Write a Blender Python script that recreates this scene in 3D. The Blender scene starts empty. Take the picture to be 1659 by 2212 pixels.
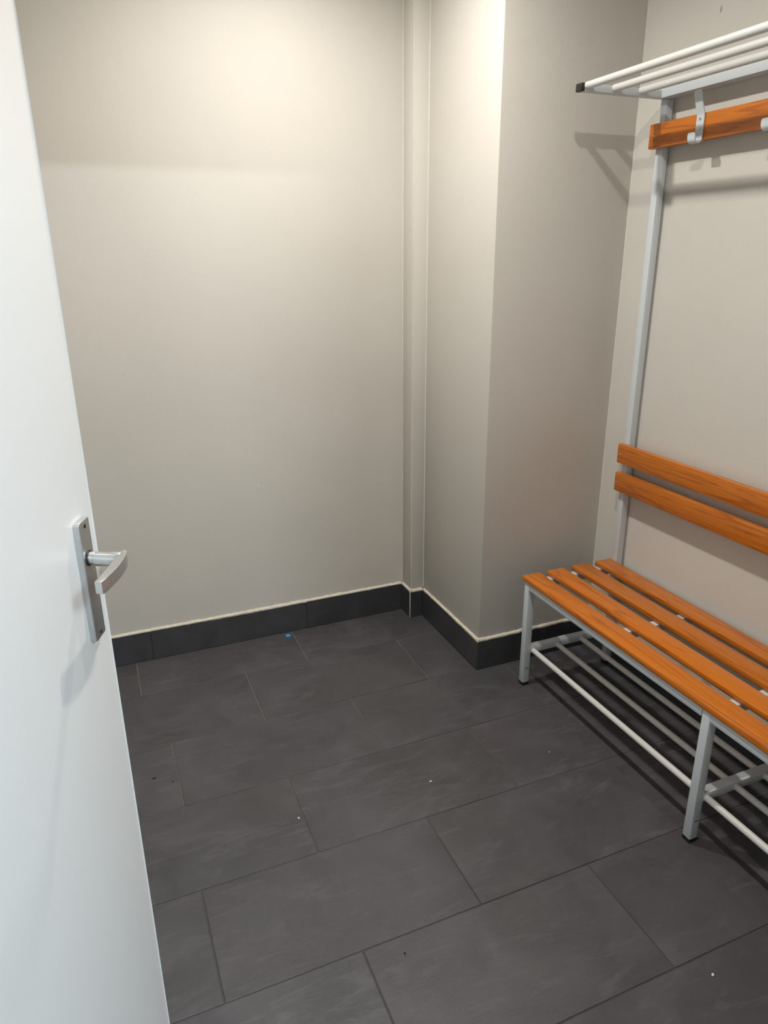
import bpy, bmesh, math, random
from mathutils import Vector, Matrix

# ------------------------------------------------------------------ camera
SC = bpy.context.scene
COL = SC.collection
F_PX, W_PX, H_PX = 1541.56, 1659.0, 2212.0
YAW, PITCH, ROLL = 0.392247, -0.338331, -0.007451
cam_d = bpy.data.cameras.new('camera')
cam = bpy.data.objects.new('camera', cam_d)
COL.objects.link(cam)
cy, sy, cp, sp = math.cos(YAW), math.sin(YAW), math.cos(PITCH), math.sin(PITCH)
fwd = Vector((sy * cp, cy * cp, sp))
rt = Vector((cy, -sy, 0.0))
up = rt.cross(fwd)
r2 = rt * math.cos(ROLL) + up * math.sin(ROLL)
u2 = up * math.cos(ROLL) - rt * math.sin(ROLL)
m = Matrix((r2, u2, -fwd)).transposed().to_4x4()
m.translation = Vector((0.0, -2.5911, 1.4494))
cam.matrix_world = m
cam_d.sensor_fit = 'VERTICAL'
cam_d.sensor_height = 24.0
cam_d.lens = F_PX / H_PX * 24.0
cam_d.shift_y = -16.04 / H_PX
cam_d.clip_start = 0.02
SC.camera = cam

# ------------------------------------------------------------------ world, lights, exposure
world = bpy.data.worlds.new('world')
SC.world = world
world.use_nodes = True
world.node_tree.nodes['Background'].inputs[0].default_value = (0.5, 0.55, 0.6, 1)
world.node_tree.nodes['Background'].inputs[1].default_value = 0.05
SC.view_settings.view_transform = 'Standard'
SC.view_settings.look = 'None'
SC.view_settings.exposure = 0.07
SC.view_settings.gamma = 1.0
SC.view_settings.use_curve_mapping = False

CEIL = 2.53


def area(name, loc, size, power, colour, size_y=None, spread=180, shape='DISK', rot=(0, 0, 0)):
    d = bpy.data.lights.new(name, 'AREA')
    d.shape = shape
    d.size = size
    if size_y:
        d.size_y = size_y
    d.energy = power
    d.color = colour
    d.spread = math.radians(spread)
    o = bpy.data.objects.new(name, d)
    o.location = loc
    o.rotation_euler = rot
    COL.objects.link(o)
    return o


DL1 = (0.66, -1.61)      # downlight over the middle of the room
DL2 = (0.62, -0.70)      # downlight near the back wall
area('downlight_lamp', (DL1[0], DL1[1], CEIL - 0.045), 0.05, 11.0, (1.0, 0.955, 0.895), spread=164)
area('downlight_lamp', (DL2[0], DL2[1], CEIL - 0.045), 0.05, 15.2, (1.0, 0.955, 0.89), spread=158)
# the hall behind the camera: a far tube that shines in under the door head, a near fill panel added to brighten the door
area('hall_lamp_or_fill', (0.42, -5.3, 2.445), 0.55, 45.0, (0.86, 0.95, 1.0), size_y=0.035, shape='RECTANGLE', rot=(math.radians(70), 0, 0))
area('hall_lamp_or_fill', (1.15, -3.55, 2.52), 0.60, 60.0, (0.70, 0.88, 1.0), size_y=0.60, shape='RECTANGLE', rot=(0, 0, 0))


# ------------------------------------------------------------------ helpers
def tag(o, label=None, cat=None, group=None, kind=None):
    if label: o['label'] = label
    if cat: o['category'] = cat
    if group: o['group'] = group
    if kind: o['kind'] = kind
    return o


def link(name, me, mat=None, parent=None, kind=None, loc=None):
    o = bpy.data.objects.new(name, me)
    COL.objects.link(o)
    if mat is not None and me is not None and not me.materials:
        me.materials.append(mat)
    if loc is not None:
        o.location = loc
    if parent is not None:
        o.parent = parent
    if kind:
        o['kind'] = kind
    return o


def empty(name, loc=(0, 0, 0)):
    o = bpy.data.objects.new(name, None)
    o.empty_display_size = 0.05
    o.location = loc
    COL.objects.link(o)
    return o


def add_box(bm, lo, hi, bev=0.0, seg=2, mat=None):
    c = [(a + b) / 2 for a, b in zip(lo, hi)]
    s = [abs(b - a) for a, b in zip(lo, hi)]
    g = bmesh.ops.create_cube(bm, size=1.0)
    vs = g['verts']
    bmesh.ops.scale(bm, vec=s, verts=vs)
    if bev > 0:
        es = list({e for v in vs for e in v.link_edges})
        r = bmesh.ops.bevel(bm, geom=es, offset=min(bev, min(s) * 0.49), segments=seg, affect='EDGES', profile=0.5)
        vs = list({v for f in r['faces'] for v in f.verts} | {v for v in vs if v.is_valid})
    if mat is not None:
        bmesh.ops.transform(bm, matrix=mat, verts=vs)
    bmesh.ops.translate(bm, vec=c, verts=vs)
    return vs


def add_cyl(bm, p0, p1, r, n=20, r1=None, bev=0.0):
    p0, p1 = Vector(p0), Vector(p1)
    d = p1 - p0
    L = d.length
    r1 = r if r1 is None else r1
    prof = [(0.0, r), (L, r1)]
    if bev > 0:
        prof = [(0, r - bev), (bev * .3, r - bev * .3), (bev, r), (L - bev, r1), (L - bev * .3, r1 - bev * .3), (L, r1 - bev)]
    q = Vector((0, 0, 1)).rotation_difference(d.normalized())
    rings = []
    for z, rr in prof:
        rings.append([bm.verts.new(p0 + q @ Vector((rr * math.cos(2 * math.pi * i / n), rr * math.sin(2 * math.pi * i / n), z))) for i in range(n)])
    for a, b in zip(rings[:-1], rings[1:]):
        for i in range(n):
            j = (i + 1) % n
            bm.faces.new((a[i], a[j], b[j], b[i]))
    bm.faces.new(list(reversed(rings[0])))
    bm.faces.new(rings[-1])


def add_prism(bm, poly, h0, h1, fn):
    """poly: list of 2-D points; fn(a, b, h) -> 3-D point."""
    lo = [bm.verts.new(fn(a, b, h0)) for a, b in poly]
    hi = [bm.verts.new(fn(a, b, h1)) for a, b in poly]
    n = len(poly)
    fs = [bm.faces.new(lo[::-1]), bm.faces.new(hi)]
    for i in range(n):
        j = (i + 1) % n
        fs.append(bm.faces.new((lo[i], lo[j], hi[j], hi[i])))
    return lo + hi, fs


def mesh(name, bm, smooth=False, angle=35):
    bmesh.ops.recalc_face_normals(bm, faces=bm.faces)
    me = bpy.data.meshes.new(name)
    bm.to_mesh(me)
    bm.free()
    if smooth:
        for p in me.polygons:
            p.use_smooth = True
        try:
            me.set_sharp_from_angle(angle=math.radians(angle))
        except Exception:
            pass
    return me


def box(name, lo, hi, mat, parent=None, bev=0.0, kind=None, seg=2, smooth=True):
    bm = bmesh.new()
    add_box(bm, lo, hi, bev, seg)
    return link(name, mesh(name, bm, smooth and bev > 0), mat, parent, kind)


# ------------------------------------------------------------------ materials
def new_mat(name):
    m = bpy.data.materials.new(name)
    m.use_nodes = True
    nt = m.node_tree
    b = nt.nodes['Principled BSDF']
    return m, nt, b


def N(nt, typ, **kw):
    n = nt.nodes.new(typ)
    for k, v in kw.items():
        if k.startswith('_'):
            n.inputs[k[1:].replace('_', ' ')].default_value = v
        else:
            setattr(n, k, v)
    return n


def ramp(nt, src, stops):
    r = nt.nodes.new('ShaderNodeValToRGB')
    e = r.color_ramp.elements
    while len(e) < len(stops):
        e.new(0.5)
    for el, (p, c) in zip(e, stops):
        el.position = p
        el.color = (*c, 1) if len(c) == 3 else c
    nt.links.new(src, r.inputs[0])
    return r


def bump(nt, b, src, strength, dist):
    bp = N(nt, 'ShaderNodeBump')
    bp.inputs['Strength'].default_value = strength
    bp.inputs['Distance'].default_value = dist
    nt.links.new(src, bp.inputs['Height'])
    nt.links.new(bp.outputs[0], b.inputs['Normal'])
    return bp


def simple(name, col, rough=0.5, metal=0.0, noise=0.0, nscale=40, bmp=0.0):
    m, nt, b = new_mat(name)
    b.inputs['Base Color'].default_value = (*col, 1)
    b.inputs['Roughness'].default_value = rough
    b.inputs['Metallic'].default_value = metal
    tc = N(nt, 'ShaderNodeTexCoord')
    nz = N(nt, 'ShaderNodeTexNoise', _Scale=nscale, _Detail=4.0)
    nt.links.new(tc.outputs['Object'], nz.inputs['Vector'])
    if noise > 0:
        r = ramp(nt, nz.outputs['Fac'], [(0.3, tuple(c * (1 - noise) for c in col)), (0.7, tuple(min(1, c * (1 + noise)) for c in col))])
        nt.links.new(r.outputs[0], b.inputs['Base Color'])
    if bmp > 0:
        bump(nt, b, nz.outputs['Fac'], bmp, 0.001)
    return m


WALL_COL = (0.605, 0.580, 0.530)


def wall_mat():
    m, nt, b = new_mat('painted_plaster')
    geo = N(nt, 'ShaderNodeNewGeometry')
    n1 = N(nt, 'ShaderNodeTexNoise', _Scale=1.6, _Detail=3.0)
    n2 = N(nt, 'ShaderNodeTexNoise', _Scale=230.0, _Detail=3.0)
    n3 = N(nt, 'ShaderNodeTexNoise', _Scale=14.0, _Detail=4.0)
    for n in (n1, n2, n3):
        nt.links.new(geo.outputs['Position'], n.inputs['Vector'])
    a = tuple(c * 0.965 for c in WALL_COL)
    c_ = tuple(min(1, c * 1.03) for c in WALL_COL)
    r = ramp(nt, n1.outputs['Fac'], [(0.35, a), (0.65, c_)])
    nt.links.new(r.outputs[0], b.inputs['Base Color'])
    b.inputs['Roughness'].default_value = 0.62
    b.inputs['Specular IOR Level'].default_value = 0.35
    ad = N(nt, 'ShaderNodeMath', operation='MULTIPLY_ADD')
    nt.links.new(n3.outputs['Fac'], ad.inputs[0])
    ad.inputs[1].default_value = 1.5
    nt.links.new(n2.outputs['Fac'], ad.inputs[2])
    bump(nt, b, ad.outputs[0], 0.22, 0.0012)
    return m


def tile_mat(name, base, spots, rough=0.47, reddish=0.35):
    """dark slate-look porcelain; each tile object shifts the clouding by its own random value."""
    m, nt, b = new_mat(name)
    tc = N(nt, 'ShaderNodeTexCoord')
    oi = N(nt, 'ShaderNodeObjectInfo')
    vm = N(nt, 'ShaderNodeVectorMath', operation='SCALE')
    vm.inputs[0].default_value = (13.1, 7.7, 5.3)
    nt.links.new(oi.outputs['Random'], vm.inputs['Scale'])
    va = N(nt, 'ShaderNodeVectorMath', operation='ADD')
    nt.links.new(tc.outputs['Object'], va.inputs[0])
    nt.links.new(vm.outputs[0], va.inputs[1])
    big = N(nt, 'ShaderNodeTexNoise', _Scale=4.5, _Detail=5.0, _Roughness=0.6, _Distortion=0.8)
    fine = N(nt, 'ShaderNodeTexNoise', _Scale=55.0, _Detail=6.0, _Roughness=0.7)
    mp = N(nt, 'ShaderNodeMapping')
    mp.inputs['Rotation'].default_value = (0, 0, 0.75)
    mp.inputs['Scale'].default_value = (2.0, 9.0, 2.0)
    streak = N(nt, 'ShaderNodeTexNoise', _Scale=2.2, _Detail=8.0, _Roughness=0.72, _Distortion=1.2)
    for n in (big, fine):
        nt.links.new(va.outputs[0], n.inputs['Vector'])
    nt.links.new(va.outputs[0], mp.inputs['Vector'])
    nt.links.new(mp.outputs[0], streak.inputs['Vector'])
    d = tuple(c * 0.80 for c in base)
    l = tuple(c * 1.28 for c in base)
    r1 = ramp(nt, big.outputs['Fac'], [(0.30, d), (0.72, l)])
    rs = ramp(nt, streak.outputs['Fac'], [(0.53, (0, 0, 0)), (0.78, (1, 1, 1))])
    mx = N(nt, 'ShaderNodeMix', data_type='RGBA', blend_type='MIX')
    ml = N(nt, 'ShaderNodeMath', operation='MULTIPLY')
    ml.inputs[1].default_value = spots
    nt.links.new(rs.outputs[0], ml.inputs[0])
    nt.links.new(ml.outputs[0], mx.inputs['Factor'])
    nt.links.new(r1.outputs[0], mx.inputs['A'])
    mx.inputs['B'].default_value = (*tuple(c * 2.3 for c in base), 1)
    # warm brownish clouds that vary from tile to tile
    wn = N(nt, 'ShaderNodeTexNoise', _Scale=2.3, _Detail=2.0)
    nt.links.new(va.outputs[0], wn.inputs['Vector'])
    rw = ramp(nt, wn.outputs['Fac'], [(0.42, (0, 0, 0)), (0.70, (1, 1, 1))])
    mw = N(nt, 'ShaderNodeMath', operation='MULTIPLY')
    mw.inputs[1].default_value = reddish
    nt.links.new(rw.outputs[0], mw.inputs[0])
    mx2 = N(nt, 'ShaderNodeMix', data_type='RGBA', blend_type='MULTIPLY')
    nt.links.new(mw.outputs[0], mx2.inputs['Factor'])
    nt.links.new(mx.outputs['Result'], mx2.inputs['A'])
    mx2.inputs['B'].default_value = (1.12, 0.93, 0.93, 1)
    nt.links.new(mx2.outputs['Result'], b.inputs['Base Color'])
    rr = ramp(nt, fine.outputs['Fac'], [(0.3, (rough - .06,) * 3), (0.7, (rough + .1,) * 3)])
    nt.links.new(rr.outputs[0], b.inputs['Roughness'])
    b.inputs['Specular IOR Level'].default_value = 0.45
    ad = N(nt, 'ShaderNodeMath', operation='MULTIPLY_ADD')
    nt.links.new(streak.outputs['Fac'], ad.inputs[0])
    ad.inputs[1].default_value = 2.0
    nt.links.new(fine.outputs['Fac'], ad.inputs[2])
    bump(nt, b, ad.outputs[0], 0.30, 0.0012)
    return m


def wood_mat():
    m, nt, b = new_mat('varnished_beech')
    tc = N(nt, 'ShaderNodeTexCoord')
    oi = N(nt, 'ShaderNodeObjectInfo')
    vm = N(nt, 'ShaderNodeVectorMath', operation='SCALE')
    vm.inputs[0].default_value = (3.1, 41.7, 2.3)
    nt.links.new(oi.outputs['Random'], vm.inputs['Scale'])
    va = N(nt, 'ShaderNodeVectorMath', operation='ADD')
    nt.links.new(tc.outputs['Object'], va.inputs[0])
    nt.links.new(vm.outputs[0], va.inputs[1])
    mp = N(nt, 'ShaderNodeMapping')
    mp.inputs['Scale'].default_value = (13.0, 0.55, 13.0)
    nt.links.new(va.outputs[0], mp.inputs['Vector'])
    rings = N(nt, 'ShaderNodeTexNoise', _Scale=1.6, _Detail=3.0, _Roughness=0.55, _Distortion=0.5)
    nt.links.new(mp.outputs[0], rings.inputs['Vector'])
    # narrow dark growth lines where the noise crosses repeated levels
    ms = N(nt, 'ShaderNodeMath', operation='MULTIPLY')
    ms.inputs[1].default_value = 7.0
    nt.links.new(rings.outputs['Fac'], ms.inputs[0])
    fr = N(nt, 'ShaderNodeMath', operation='FRACT')
    nt.links.new(ms.outputs[0], fr.inputs[0])
    line = ramp(nt, fr.outputs[0], [(0.0, (0.0, 0.0, 0.0)), (0.62, (0.10, 0.10, 0.10)), (0.93, (1, 1, 1)), (1.0, (0.15, 0.15, 0.15))])
    mp2 = N(nt, 'ShaderNodeMapping')
    mp2.inputs['Scale'].default_value = (420.0, 14.0, 420.0)
    nt.links.new(va.outputs[0], mp2.inputs['Vector'])
    fl = N(nt, 'ShaderNodeTexNoise', _Scale=1.0, _Detail=3.0)
    nt.links.new(mp2.outputs[0], fl.inputs['Vector'])
    base = ramp(nt, fl.outputs['Fac'], [(0.3, (0.51, 0.140, 0.008)), (0.7, (0.61, 0.182, 0.013))])
    mx = N(nt, 'ShaderNodeMix', data_type='RGBA', blend_type='MIX')
    ml = N(nt, 'ShaderNodeMath', operation='MULTIPLY')
    ml.inputs[1].default_value = 0.60
    nt.links.new(line.outputs[0], ml.inputs[0])
    nt.links.new(ml.outputs[0], mx.inputs['Factor'])
    nt.links.new(base.outputs[0], mx.inputs['A'])
    mx.inputs['B'].default_value = (0.26, 0.050, 0.006, 1)
    # each board a little lighter or darker
    hv = N(nt, 'ShaderNodeHueSaturation')
    mr = N(nt, 'ShaderNodeMapRange')
    mr.inputs['To Min'].default_value = 0.88
    mr.inputs['To Max'].default_value = 1.10
    nt.links.new(oi.outputs['Random'], mr.inputs['Value'])
    nt.links.new(mr.outputs[0], hv.inputs['Value'])
    nt.links.new(mx.outputs['Result'], hv.inputs['Color'])
    nt.links.new(hv.outputs[0], b.inputs['Base Color'])
    b.inputs['Roughness'].default_value = 0.36
    b.inputs['Coat Weight'].default_value = 0.12
    b.inputs['Coat Roughness'].default_value = 0.2
    bump(nt, b, fl.outputs['Fac'], 0.10, 0.0006)
    return m


M_WALL = wall_mat()
M_TILE = tile_mat('slate_floor_tile', (0.0650, 0.0640, 0.0690), 0.52)
M_SKIRT = tile_mat('slate_skirting_tile', (0.049, 0.049, 0.055), 0.30, rough=0.42, reddish=0.1)


def grout_mat():
    """recess shade painted into the joints: pale by the back wall, darker towards the doorway."""
    m, nt, b = new_mat('floor_grout')
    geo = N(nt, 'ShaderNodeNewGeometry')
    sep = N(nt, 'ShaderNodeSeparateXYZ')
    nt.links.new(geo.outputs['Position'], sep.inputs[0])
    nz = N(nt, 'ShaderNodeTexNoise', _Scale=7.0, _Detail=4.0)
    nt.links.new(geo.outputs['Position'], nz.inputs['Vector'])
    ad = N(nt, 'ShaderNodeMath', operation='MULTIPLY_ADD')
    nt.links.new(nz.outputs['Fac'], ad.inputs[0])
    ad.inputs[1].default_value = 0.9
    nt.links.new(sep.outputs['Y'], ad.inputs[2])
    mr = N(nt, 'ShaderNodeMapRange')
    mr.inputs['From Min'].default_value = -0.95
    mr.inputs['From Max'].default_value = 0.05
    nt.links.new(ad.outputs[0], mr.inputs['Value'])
    r = ramp(nt, mr.outputs[0], [(0.0, (0.072, 0.069, 0.067)), (1.0, (0.190, 0.180, 0.165))])  # dark end stands in for the shade inside the front joints
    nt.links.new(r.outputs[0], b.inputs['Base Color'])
    b.inputs['Roughness'].default_value = 0.9
    bump(nt, b, nz.outputs['Fac'], 0.3, 0.001)
    return m


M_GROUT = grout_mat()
M_JOINT = simple('dark_joint_grout', (0.045, 0.043, 0.042), 0.9)
M_CAULK = simple('beige_grout_bead', (0.66, 0.62, 0.52), 0.75, noise=0.10, nscale=60, bmp=0.5)
M_PAINTBEAD = simple('paint_edge_bead', (0.72, 0.70, 0.63), 0.5, noise=0.06, nscale=60)
M_WOOD = wood_mat()
M_STEEL = simple('grey_powder_coat', (0.590, 0.635, 0.665), 0.42, noise=0.03, nscale=300, bmp=0.08)
M_BAR = simple('light_grey_tube_coat', (0.66, 0.66, 0.64), 0.36, noise=0.03, nscale=200)
M_BLACK = simple('black_plastic', (0.012, 0.012, 0.012), 0.45)
M_SCREW = simple('zinc_screw', (0.62, 0.62, 0.60), 0.30, metal=0.9)
M_DOOR = simple('white_door_lacquer', (0.80, 0.80, 0.79), 0.33, noise=0.01, nscale=4, bmp=0.03)
M_ALU = simple('satin_aluminium', (0.60, 0.61, 0.61), 0.30, metal=0.85, noise=0.03, nscale=150)
M_CEIL = simple('ceiling_paint', (0.86, 0.85, 0.82), 0.8)
M_HALL = simple('hall_paint', (0.62, 0.64, 0.63), 0.7)
M_GLOSSW = simple('white_plastic', (0.85, 0.84, 0.80), 0.5)
M_BLUE = simple('blue_plastic', (0.03, 0.42, 0.90), 0.4)
M_CRUMB = simple('pale_crumb', (0.75, 0.72, 0.62), 0.8)
M_SPECK = simple('black_speck', (0.01, 0.01, 0.01), 0.8)
M_SMUDGE = simple('grey_wall_smudge', (0.36, 0.34, 0.30), 0.8)
mE, ntE, bE = new_mat('lamp_diffuser')
bE.inputs['Base Color'].default_value = (0.9, 0.9, 0.85, 1)
bE.inputs['Emission Color'].default_value = (1.0, 0.93, 0.82, 1)
bE.inputs['Emission Strength'].default_value = 6.0
M_LAMP = mE

# ------------------------------------------------------------------ room shell
XL, XR = -0.46, 1.674            # left and right wall faces
YB = -0.060                      # back wall face
YF, YF2 = -2.36, -2.46           # front wall, room face and hall face
PX, PY = 1.187, -0.611           # corner column: west face, front face
BX, BY = 1.130, -0.147           # boxing in the corner between back wall and column
RX = 1.80

box('wall_back', (XL - .1, YB, -.02), (RX, YB + .1, CEIL), M_WALL, kind='structure')
box('wall_right', (XR, YF2, -.02), (XR + .1, PY + .05, CEIL), M_WALL, kind='structure')
box('wall_left', (XL - .1, YF2, -.02), (XL, YB, CEIL), M_WALL, kind='structure')
col = box('wall_corner', (PX, PY, -.02), (RX, YB + .02, CEIL), M_WALL, kind='structure', bev=0.003)
tag(col, 'painted full-height wall projection in the far right corner')
bxg = box('wall_boxing', (BX, BY, -.02), (PX + .02, YB + .02, CEIL), M_WALL, kind='structure', bev=0.004)
tag(bxg, 'narrow painted pipe boxing between back wall and projecting corner')

# front wall with the doorway, in one mesh
DX0, DX1, DH = -0.372, 0.60, 2.045
bm = bmesh.new()
add_box(bm, (XL - .1, YF2, -.02), (DX0 - .03, YF, CEIL))
add_box(bm, (DX1 + .03, YF2, -.02), (RX, YF, CEIL))
add_box(bm, (DX0 - .03, YF2, DH + .03), (DX1 + .03, YF, CEIL))
link('wall_front', mesh('wall_front', bm), M_WALL, kind='structure')
bm = bmesh.new()
add_box(bm, (DX0 - .03, YF2 - .012, 0), (DX0, YF + .012, DH + .03), 0.002)
add_box(bm, (DX1, YF2 - .012, 0), (DX1 + .03, YF + .012, DH + .03), 0.002)
add_box(bm, (DX0 - .03, YF2 - .012, DH), (DX1 + .03, YF + .012, DH + .03), 0.002)
t = link('trim_1', mesh('trim_1', bm), M_DOOR, kind='structure')
tag(t, 'white door frame around the doorway')

ceiling = box('ceiling', (XL - .1, YF2, CEIL), (RX, YB + .1, CEIL + .08), M_CEIL, kind='structure')
# the hall outside the doorway, behind the camera
bm = bmesh.new()
add_box(bm, (-1.7, -6.4, -.02), (-1.6, YF2, 2.65))
add_box(bm, (2.4, -6.4, -.02), (2.5, YF2, 2.65))
add_box(bm, (-1.7, -6.5, -.02), (2.5, -6.4, 2.65))
add_box(bm, (-1.7, YF2 - .0, -.02), (XL - .1, YF2 + .1, 2.65))
add_box(bm, (RX, YF2 - .0, -.02), (2.5, YF2 + .1, 2.65))
h = link('wall_hall', mesh('wall_hall', bm), M_HALL, kind='structure')
tag(h, 'plain painted hall walls outside the doorway')
ceiling_hall = box('ceiling_hall', (-1.7, -6.5, 2.60), (2.5, YF2, 2.68), M_CEIL, kind='structure')

# ------------------------------------------------------------------ floor with its tiles
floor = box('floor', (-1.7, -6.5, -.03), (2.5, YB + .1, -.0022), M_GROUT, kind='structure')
PITCH_X, PITCH_Y, GAP = 0.603, 0.300, 0.0028
OFF = [0.0285, 0.3930, 0.0912, 0.3866, 0.0895, 0.3923]
rng = random.Random(7)
cache = {}


def tile_mesh(w, d):
    key = (round(w, 3), round(d, 3))
    if key not in cache:
        bm = bmesh.new()
        add_box(bm, (-w / 2, -d / 2, -0.008), (w / 2, d / 2, 0.0), 0.0011, 1)
        me = mesh('tile', bm)
        me.materials.append(M_TILE)
        cache[key] = me
    return cache[key]


for row in range(0, 9):
    y1 = -PITCH_Y * row
    y0 = y1 - PITCH_Y
    if row == 0:
        y1 = -0.0675
    off = OFF[row] if row < 6 else (0.098 if row % 2 == 0 else 0.392)
    xmin = XL + .008 if y0 > YF - .1 else -0.9
    xmax = XR - .008
    if row < 2:
        xmax = 1.1795
    ks = range(-3, 5)
    for k in ks:
        a, b = off + PITCH_X * k, off + PITCH_X * (k + 1)
        a, b = max(a, xmin), min(b, xmax)
        if b - a < 0.01:
            continue
        w, d = (b - a) - GAP, (y1 - y0) - GAP
        if row == 0 and b > 1.118:            # cut round the boxing: stop short of it
            pass
        o = link('tile', tile_mesh(w, d), None, floor)
        o.location = ((a + b) / 2 + 0, (y0 + y1) / 2, rng.uniform(-0.0004, 0.0004))
        o.rotation_euler = (rng.uniform(-.0006, .0006), rng.uniform(-.0004, .0004), rng.uniform(-.0007, .0007))

# ------------------------------------------------------------------ skirting: tiles and the beige bead on top
SK = 0.121


def bead(parent, p0, p1, inward, seed):
    """irregular sloped bead of beige grout from the skirting's top edge back to the wall."""
    r = random.Random(seed)
    p0, p1, inward = Vector((*p0, 0)), Vector((*p1, 0)), Vector((*inward, 0))
    L = (p1 - p0).length
    n = max(2, int(L / 0.012))
    bm = bmesh.new()
    rows = []
    e = 0.0
    for i in range(n + 1):
        p = p0.lerp(p1, i / n)
        e = e * .6 + r.uniform(-1, 1) * .4
        zf = SK - 0.0035 + 0.0009 * e
        zt = SK + 0.0075 + 0.0016 * r.uniform(-1, 1) + 0.001 * e
        out = -0.0006 + 0.0005 * e
        rows.append([bm.verts.new(p + inward * (0.0088) + Vector((0, 0, zf - .004))),
                     bm.verts.new(p - inward * (-out - 0.0002) + Vector((0, 0, zf))),
                     bm.verts.new(p + inward * 0.0012 + Vector((0, 0, SK + 0.0022 + .0006 * e))),
                     bm.verts.new(p + inward * 0.0062 + Vector((0, 0, zt - .002))),
                     bm.verts.new(p + inward * 0.0088 + Vector((0, 0, zt)))])
    for a, b in zip(rows[:-1], rows[1:]):
        for k in range(5):
            j = (k + 1) % 5
            bm.faces.new((a[k], a[j], b[j], b[k]))
    bm.faces.new(rows[0])
    bm.faces.new(rows[-1][::-1])
    return link('grout_bead', mesh('grout_bead', bm), M_CAULK, parent)


def skirting(name, label, start, end, cuts, seed, th=0.008):
    """start/end: ends of the tile face line (2-D); the wall lies to the left hand of start->end rotated."""
    s, e = Vector((*start, 0)), Vector((*end, 0))
    d = (e - s).normalized()
    inward = Vector((-d.y, d.x, 0))           # towards the wall
    L = (e - s).length
    root = empty(name, tuple(s))
    tag(root, label, None, None, 'structure')
    edges = [0.0] + [c for c in cuts if 0 < c < L] + [L]
    ang = math.atan2(d.y, d.x)
    for a, b in zip(edges[:-1], edges[1:]):
        w = (b - a) - 0.0016
        bm = bmesh.new()
        add_box(bm, (-w / 2, 0, 0.0), (w / 2, th, SK - 0.001), 0.0009, 1)
        o = link('tile', mesh('tile', bm), M_SKIRT, root)
        o.location = d * ((a + b) / 2) + Vector((0, 0, 0.0)) - inward * rng.uniform(0, 0.0006)
        o.rotation_euler = (0, 0, ang + rng.uniform(-.001, .001))
    bm = bmesh.new()
    add_box(bm, (0, 0.0022, 0.001), (L, th - .0002, SK - 0.004))
    o = link('joint_grout', mesh('joint_grout', bm), M_JOINT, root)
    o.rotation_euler = (0, 0, ang)
    b = bead(root, (0, 0), tuple((e - s)[:2]), tuple(inward[:2]), seed)
    return root


skirting('baseboard_back', 'dark slate skirting tiles along the back wall with a beige grout line on top',
         (XL + .009, YB - .008), (BX - .0072, YB - .008), [0.092 - XL - .009, 0.699 - XL - .009], 1)
skirting('baseboard_boxing', 'short dark skirting tile on the side of the narrow pipe boxing',
         (BX - .008, YB - .0085), (BX - .008, BY - .008), [], 2)
skirting('baseboard_boxing_front', 'narrow dark skirting tile on the front of the pipe boxing',
         (BX - .006, BY - .008), (PX - .0072, BY - .008), [], 3)
skirting('baseboard_corner', 'long dark skirting tile on the left side of the projecting corner',
         (PX - .008, BY - .0085), (PX - .008, PY - .008), [], 4)
skirting('baseboard_corner_front', 'dark skirting tile across the front of the projecting corner behind the bench',
         (PX - .0075, PY - .008), (XR - .0072, PY - .008), [], 5)
skirting('baseboard_right', 'dark skirting tiles along the right wall under the bench',
         (XR - .008, PY - .0085), (XR - .008, YF), [0.6, 1.2], 6)
skirting('baseboard_left', 'dark skirting tiles along the left wall behind the door',
         (XL + .008, YF + .02), (XL + .008, YB - .0085), [0.6, 1.2, 1.8], 7)
# pale grout down the outer corner of the boxing's skirting
box('trim_2', (BX - .0092, BY - .0092, 0.001), (BX - .0055, BY - .0055, SK + .001), M_CAULK, bev=.001, kind='structure')
tag(bpy.data.objects['trim_2'], 'pale vertical grout line on the corner of the boxing skirting')

# thin painted beads of filler down the inner and outer corners
def vbead(name, x, y, w, label, seed):
    r = random.Random(seed)
    bm = bmesh.new()
    n = 90
    prev = None
    for i in range(n + 1):
        z = SK + 0.006 + (CEIL - SK - 0.01) * i / n
        j = w * (1 + 0.25 * r.uniform(-1, 1))
        ring = [bm.verts.new((x + j * math.cos(a), y + j * math.sin(a), z)) for a in [k * math.pi / 3 for k in range(6)]]
        if prev:
            for k in range(6):
                l = (k + 1) % 6
                bm.faces.new((prev[k], prev[l], ring[l], ring[k]))
        prev = ring
    o = link(name, mesh(name, bm, True, 60), M_PAINTBEAD, kind='structure')
    tag(o, label)


vbead('trim_3', BX, YB, 0.0018, 'paint line in the inner corner of back wall and boxing', 1)
vbead('trim_4', BX + .001, BY + .001, 0.0016, 'paint line down the outer corner of the boxing', 2)
vbead('trim_5', PX, BY, 0.0022, 'paint line in the inner corner of boxing and projecting corner', 3)
vbead('trim_6', XR, PY, 0.0014, 'paint line in the corner of right wall and projecting corner', 4)

# ------------------------------------------------------------------ door, standing open on the left
TH = math.radians(22.0)
G = Vector((-0.0209, -1.506, 0.0))                       # floor point under the free edge of the room-side face
U = Vector((-math.sin(TH), -math.cos(TH), 0))            # along the leaf towards the hinges
NN = Vector((math.cos(TH), -math.sin(TH), 0))            # out of the visible face
DW, DT, DZ0, DZ1 = 0.905, 0.040, 0.008, 2.035


def dp(s, off, z):
    return G + U * s + NN * off + Vector((0, 0, z))


hinge = dp(DW, 0, 0)
door = empty('door_1', tuple(hinge))
tag(door, 'white flush door standing open at the left, seen edge-on', None, None, 'structure')


def dlink(name, bm, mat, parent=None, smooth=False, angle=35):
    """mesh built in world coordinates, hung under the door."""
    me = mesh(name, bm, smooth, angle)
    p = parent or door
    origin = Vector(hinge)
    for v in me.vertices:
        v.co = v.co - origin
    return link(name, me, mat, p)


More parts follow.
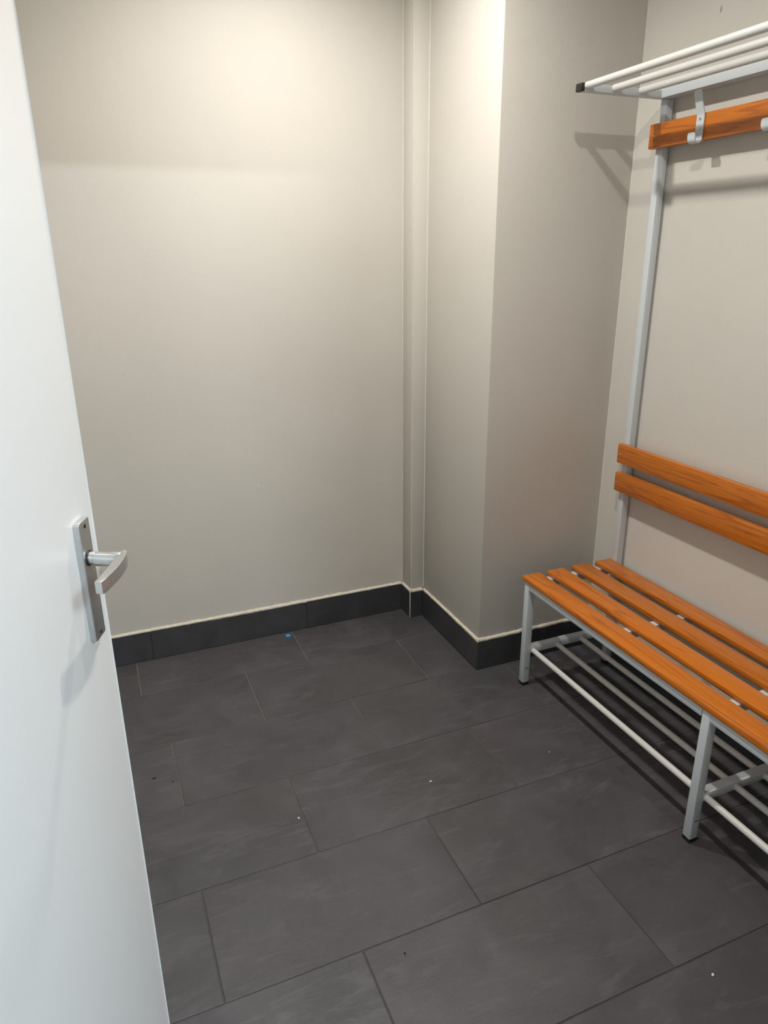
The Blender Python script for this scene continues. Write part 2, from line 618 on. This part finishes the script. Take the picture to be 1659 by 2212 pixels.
def dbox(bm, s0, s1, o0, o1, z0, z1, bev=0.0, seg=2):
    g = bmesh.ops.create_cube(bm, size=1.0)
    vs = g['verts']
    for v in vs:
        s = s0 if v.co.x < 0 else s1
        o = o0 if v.co.y < 0 else o1
        z = z0 if v.co.z < 0 else z1
        v.co = dp(s, o, z)
    if bev:
        es = list({e for v in vs for e in v.link_edges})
        bmesh.ops.bevel(bm, geom=es, offset=bev, segments=seg, affect='EDGES', profile=0.5)


bm = bmesh.new()
dbox(bm, 0.0, DW, -DT, 0.0, DZ0, DZ1, 0.0018, 2)
dlink('door_leaf', bm, M_DOOR, smooth=True)
bm = bmesh.new()
dbox(bm, -0.0008, 0.002, -0.032, -0.010, 0.93, 1.16, 0.0)
dlink('latch_plate', bm, M_ALU)
for z in (0.25, 1.05, 1.80):
    bm = bmesh.new()
    add_cyl(bm, dp(DW + .004, .004, z - .045), dp(DW + .004, .004, z + .045), 0.007, 12, bev=.001)
    dlink('hinge', bm, M_ALU, smooth=True)

# handle set on the room side: long back plate, neck, curved lever
PS0, PS1, PZ0, PZ1 = 0.0335, 0.0690, 0.9115, 1.0975


def plate_outline():
    c = 0.004
    pts = []
    for (a, z, t0) in ((PS1 - c, PZ1 - c, 0), (PS0 + c, PZ1 - c, 90), (PS0 + c, PZ0 + c, 180), (PS1 - c, PZ0 + c, 270)):
        for k in range(4):
            t = math.radians(t0 + 30 * k)
            pts.append((a + c * math.cos(t), z + c * math.sin(t)))
    return pts


bm = bmesh.new()
vs, fs = add_prism(bm, plate_outline(), 0.0, 0.0095, lambda s, z, o: dp(s, o, z))
bmesh.ops.bevel(bm, geom=list(fs[1].edges), offset=0.0016, segments=3, affect='EDGES', profile=0.6)
plate = dlink('handle_plate', bm, M_ALU, smooth=True, angle=50)
tag(plate, 'long satin aluminium back plate of the door handle')
for z in (PZ0 + .009, PZ1 - .009):
    bm = bmesh.new()
    add_cyl(bm, dp(.051, .0085, z), dp(.051, .0105, z), 0.0032, 14, bev=.0005)
    dlink('screw', bm, M_BLACK, plate, smooth=True)
HZ = 1.0415
bm = bmesh.new()
add_cyl(bm, dp(.0535, .009, HZ - .001), dp(.0535, .0115, HZ - .001), 0.0116, 28, bev=.0006)
dlink('neck_ring', bm, M_BLACK, plate, smooth=True)
bm = bmesh.new()
add_cyl(bm, dp(.0535, .011, HZ - .001), dp(.0535, .0200, HZ - .001), 0.0094, 28, bev=.0006)
add_cyl(bm, dp(.0535, .0195, HZ - .0025), dp(.0535, .0560, HZ - .0035), 0.0104, 28, bev=.0006)
neck = dlink('handle_neck', bm, M_ALU, smooth=True)
outer = [(.0400, .0600), (.0480, .0628), (.0600, .0655), (.0750, .0673), (.0910, .0682), (.1080, .0680), (.1220, .0669), (.1360, .0652), (.1490, .0630)]
inner = [(.1465, .0530), (.1350, .0542), (.1220, .0548), (.1080, .0548), (.0910, .0545), (.0750, .0538), (.0600, .0525), (.0500, .0512), (.0420, .0510)]
bm = bmesh.new()
vs, fs = add_prism(bm, outer + inner, HZ - 0.0125, HZ + 0.0055, lambda s, o, z: dp(s, o, z))
bmesh.ops.bevel(bm, geom=list(set(fs[0].edges) | set(fs[1].edges)), offset=0.0013, segments=3, affect='EDGES', profile=0.6)
lever = dlink('handle_lever', bm, M_ALU, smooth=True, angle=40)
tag(lever, 'curved satin aluminium lever bent back towards the door')

# ------------------------------------------------------------------ changing bench with backrest, coat hooks, shelf
FY = [-0.744, -1.524, -2.300]              # far face of each end frame; tube goes 25 mm nearer
T = 0.025
XF = 1.279                                 # front face of the front legs
XU = 1.641                                 # front face of the wall uprights
Y0, Y1 = -0.734, -2.336                    # ends of the wooden boards
bench = empty('changing_bench', (1.46, -1.53, 0.0))
tag(bench, 'orange-brown slatted changing bench with coat rail and shelf on the right wall', 'bench')
BO = Vector(bench.location)


def bl(name, bm, mat, parent=None, smooth=True, angle=35):
    me = mesh(name, bm, smooth, angle)
    for v in me.vertices:
        v.co = v.co - BO
    return link(name, me, mat, parent or bench)


def bbox_(name, lo, hi, mat, parent=None, bev=0.0015):
    bm = bmesh.new()
    lo2 = tuple(min(a, b) for a, b in zip(lo, hi))
    hi2 = tuple(max(a, b) for a, b in zip(lo, hi))
    add_box(bm, lo2, hi2, bev, 2)
    return bl(name, bm, mat, parent)


ST = 0.4165                                # top of the seat slats
SB = 0.3985                                # their underside = top of the frame
# seat slats
slats = []
for x0, x1 in ((1.274, 1.344), (1.374, 1.441), (1.476, 1.543), (1.576, 1.642)):
    s = bbox_('seat_slat', (x0, Y1, SB), (x1, Y0, ST), M_WOOD, bev=0.0035)
    slats.append(s)
# backrest boards
for z0, z1 in ((0.7755, 0.8415), (0.6775, 0.7435)):
    s = bbox_('backrest_board', (1.6195, Y1, z0), (XU - .0003, Y0 - .005, z1), M_WOOD, bev=0.0045)
    for f in FY:
        bm = bmesh.new()
        add_cyl(bm, (1.6205, f - .012, (z0 + z1) / 2), (1.6175, f - .012, (z0 + z1) / 2), 0.0036, 14, r1=.0026)
        bl('screw', bm, M_SCREW, s)
# coat board
cb = bbox_('coat_board', (1.6195, Y1, 1.733), (XU - .0003, Y0, 1.799), M_WOOD, bev=0.003)
tag(cb, 'orange-brown coat rail board carrying the hooks')
for f in FY:
    bm = bmesh.new()
    add_cyl(bm, (1.6205, f - .012, 1.766), (1.6175, f - .012, 1.766), 0.0038, 14, r1=.0028)
    bl('screw', bm, M_SCREW, cb)


def leg(y, x, z1, name):
    g = bbox_(name, (x, y - T, 0.010), (x + T + .001, y, z1), M_STEEL, bev=0.0022)
    bbox_('foot_cap', (x - .0004, y - T - .0004, 0.0), (x + T + .0014, y + .0004, 0.0135), M_BLACK, g, bev=0.002)
    return g


for i, f in enumerate(FY):
    g = leg(f, XF, SB, 'front_leg')
    # punched slot low on the side that faces the doorway
    bbox_('slot', (XF + .008, f - T - .0005, 0.067), (XF + .021, f - T + .003, 0.0695), M_BLACK, g, bev=0.0)
    leg(f, XU, 1.862, 'upright')
    bbox_('seat_crossbar', (XF + T, f - T, SB - T), (XU, f, SB - .0004), M_STEEL)
    bbox_('rack_crossbar', (XF + T, f - T, 0.1265), (XU, f, 0.1505), M_STEEL)
    # shelf bracket with its black end plug
    br = bbox_('shelf_bracket', (1.352, f - T, 1.8625), (XU + T, f, 1.8815), M_STEEL, bev=0.0015)
    bbox_('end_plug', (1.341, f - T - .0006, 1.8619), (1.3535, f + .0006, 1.8821), M_BLACK, br, bev=0.002)
for a, b in ((FY[0] - T, FY[1] + .0018), (FY[1] - T, FY[2])):
    bbox_('front_rail', (XF, b, SB - T), (XF + T, a, SB - .0004), M_STEEL)
    bbox_('rear_rail', (XU, b, SB - T), (XU + T, a, SB - .0004), M_STEEL)
    bbox_('seat_crossbar', (XF + T, (a + b) / 2 - T / 2, SB - T), (XU, (a + b) / 2 + T / 2, SB - .0004), M_STEEL)
    bbox_('shelf_rail', (1.6175, b, 1.8615), (XU + .021, a, 1.8865), M_STEEL)
    for x in (1.3145, 1.416, 1.5195):
        bm = bmesh.new()
        add_cyl(bm, (x, a + .0005, 0.1355), (x, b, 0.1355), 0.0090, 20)
        bl('rack_bar', bm, M_BAR)
    for x in (1.3605, 1.4525, 1.5455):
        bm = bmesh.new()
        add_cyl(bm, (x, a + .0005, 1.8755), (x, b, 1.8755), 0.0096, 20)
        bl('shelf_bar', bm, M_BAR)


# hooks: flat strap with a prong leaning out above and a J below
def hook_mesh():
    path = [(-.0235, 1.8520), (-.0215, 1.8460), (-.0075, 1.8060), (-.0040, 1.7990), (-.0022, 1.7900), (-.0022, 1.7500), (-.0022, 1.7400)]
    cx, cz, r = -.0145, 1.7380, .0123
    for k in range(1, 10):
        t = math.radians(0 - 20 * k)
        path.append((cx + r * math.cos(t), cz + r * math.sin(t)))
    path += [(-.0275, 1.7450), (-.0300, 1.7500)]
    w, th = 0.0265, 0.0030
    bm = bmesh.new()
    rows = []
    P = [Vector((a, 0, b)) for a, b in path]
    for i, p in enumerate(P):
        d = (P[min(i + 1, len(P) - 1)] - P[max(i - 1, 0)]).normalized()
        n = Vector((-d.z, 0, d.x))
        hw = w / 2
        if i == 0 or i == len(P) - 1:
            hw = w / 2 - .004
        rows.append([bm.verts.new(p + n * th / 2 + Vector((0, s * hw, 0))) for s in (-1, 1)] +
                    [bm.verts.new(p - n * th / 2 + Vector((0, s * hw, 0))) for s in (1, -1)])
    for a, b in zip(rows[:-1], rows[1:]):
        for k in range(4):
            j = (k + 1) % 4
            bm.faces.new((a[k], a[j], b[j], b[k]))
    bm.faces.new(rows[0][::-1])
    bm.faces.new(rows[-1])
    return mesh('coat_hook', bm, True, 40)


hm = hook_mesh()
bm = bmesh.new()
add_cyl(bm, (0.0008, 0, 0), (-.0026, 0, 0), 0.0042, 16, r1=.0030)
add_box(bm, (-.0029, -.0030, -.0006), (-.0024, .0030, .0006))
sm = mesh('screw', bm, True, 40)
first = None
for i in range(6):
    y = -0.931 - 0.236 * i
    o = link('coat_hook', hm, M_STEEL, bench)
    o.location = Vector((1.6190, y, 0)) - BO
    for z in (1.7850, 1.7610):
        s = link('screw', sm, M_SCREW, o)
        s.location = (-.0040, 0, z)

# ------------------------------------------------------------------ ceiling downlights (above the frame)
for i, (x, y) in enumerate((DL1, DL2)):
    bm = bmesh.new()
    n = 32
    rings = []
    for rr, z in ((0.044, -.003), (0.047, -.006), (0.056, -.006), (0.058, 0.0)):
        rings.append([bm.verts.new((rr * math.cos(2 * math.pi * k / n), rr * math.sin(2 * math.pi * k / n), z)) for k in range(n)])
    for a, b in zip(rings[:-1], rings[1:]):
        for k in range(n):
            l = (k + 1) % n
            bm.faces.new((a[k], a[l], b[l], b[k]))
    link('downlight_ring', mesh('downlight_ring', bm, True), M_GLOSSW, ceiling, loc=(x, y, CEIL))
    bm = bmesh.new()
    add_cyl(bm, (0, 0, -.003), (0, 0, -.0005), 0.044, 32)
    link('downlight_diffuser', mesh('downlight_diffuser', bm), M_LAMP, ceiling, loc=(x, y, CEIL))

for x, y, w, d, z in ((0.42, -5.34, 0.60, 0.06, 2.47), (1.15, -3.55, 0.66, 0.66, 2.53)):  # boxes over the far tube and the added near fill panel
    bm = bmesh.new()
    add_box(bm, (x - w / 2, y - d / 2, z), (x + w / 2, y + d / 2, 2.605), 0.004)
    link('lamp_or_fill_housing', mesh('lamp_or_fill_housing', bm, True), M_GLOSSW, ceiling_hall)

# ------------------------------------------------------------------ small litter and marks


def lump(name, loc, sx, sy, sz, mat, label, cat, rot=0.0, seed=0, group=None):
    r = random.Random(seed)
    bm = bmesh.new()
    bmesh.ops.create_icosphere(bm, subdivisions=2, radius=1.0)
    for v in bm.verts:
        k = 1 + 0.16 * r.uniform(-1, 1)
        v.co = Vector((v.co.x * sx * k, v.co.y * sy * k, max(-.6, v.co.z) * sz))
    me = mesh(name, bm, True, 80)
    o = link(name, me, mat, loc=loc)
    o.rotation_euler = (0, 0, rot)
    tag(o, label, cat, group)
    return o


bm = bmesh.new()
add_cyl(bm, (0, 0, 0), (0, 0, .0022), 0.0098, 24, bev=.0006)
o = link('blue_disc', mesh('blue_disc', bm, True), M_BLUE, loc=(0.609, -0.098, 0.0004))
tag(o, 'small bright blue plastic disc on the floor beside the back skirting', 'litter')
lump('crumb', (0.765, -1.080, .0014), .0050, .0022, .0022, M_CRUMB, 'tiny pale crumb in the middle of the tiled floor', 'crumb', .1, 1)
lump('crumb', (0.372, -1.068, .0014), .0045, .0024, .0022, M_CRUMB, 'tiny pale crumb beside a tile joint in front of the open door', 'crumb', 1.9, 2)
lump('crumb', (1.158, -1.106, .0010), .0022, .0016, .0016, M_CRUMB, 'minute pale crumb on the floor in front of the bench slats', 'crumb', .4, 3)
lump('crumb', (1.056, -1.843, .0016), .0038, .0030, .0025, M_CRUMB, 'pale round crumb on the tile nearest the lower right corner', 'crumb', .4, 4)
lump('crumb', (1.555, -0.940, .0014), .0045, .0020, .0020, M_CRUMB, 'tiny pale crumb under the shoe rack of the bench', 'crumb', .3, 5)
lump('speck', (0.025, -0.750, .0012), .0055, .0022, .0018, M_SPECK, 'larger black speck on the floor near the open door', 'speck', .3, 6)
lump('speck', (0.074, -0.784, .0008), .0024, .0020, .0014, M_SPECK, 'smaller black speck beside the tile joint near the door', 'speck', .1, 7)
lump('speck', (0.475, -1.543, .0008), .0018, .0034, .0012, M_SPECK, 'small dark speck on the large tile at the front', 'speck', .1, 8)


def wall_mark(name, loc, axis, sx, sz, mat, label, cat, rot=0.0, th=.0006, seed=0):
    r = random.Random(seed)
    bm = bmesh.new()
    n = 12
    pts = []
    for k in range(n):
        t = 2 * math.pi * k / n
        q = 1 + .2 * r.uniform(-1, 1)
        x, z = sx * q * math.cos(t), sz * q * math.sin(t)
        pts.append((x * math.cos(rot) - z * math.sin(rot), x * math.sin(rot) + z * math.cos(rot)))
    if axis == 'y':
        add_prism(bm, pts, 0, th, lambda a, b, h: Vector((a, -h, b)))
    else:
        add_prism(bm, pts, 0, th, lambda a, b, h: Vector((-h, a, b)))
    o = link(name, mesh(name, bm, True, 50), mat, loc=loc)
    tag(o, label, cat)
    return o


wall_mark('filled_hole', (0.116, YB, 1.081), 'y', .0040, .0040, M_WALL, 'filled round screw hole on the back wall near the door edge', 'wall mark', th=.0012)
wall_mark('chip', (0.539, YB, 0.635), 'y', .0034, .0013, M_GLOSSW, 'tiny white chip in the paint low on the back wall', 'wall mark', .6, seed=2)
wall_mark('scuff', (0.240, YB, 0.314), 'y', .0050, .0009, M_SMUDGE, 'tiny dark scuff low on the back wall', 'wall mark', -.4, th=.0003, seed=3)
wall_mark('filled_hole', (0.050, YB, 0.242), 'y', .0035, .0035, M_WALL, 'filled screw hole low on the back wall just above the skirting', 'wall mark', th=.0012, seed=5)
wall_mark('smudge', (XR, -0.896, 2.051), 'x', .0030, .0085, M_SMUDGE, 'faint upright grey smudge on the right wall above the shelf', 'wall mark', .1, th=.0003, seed=6)
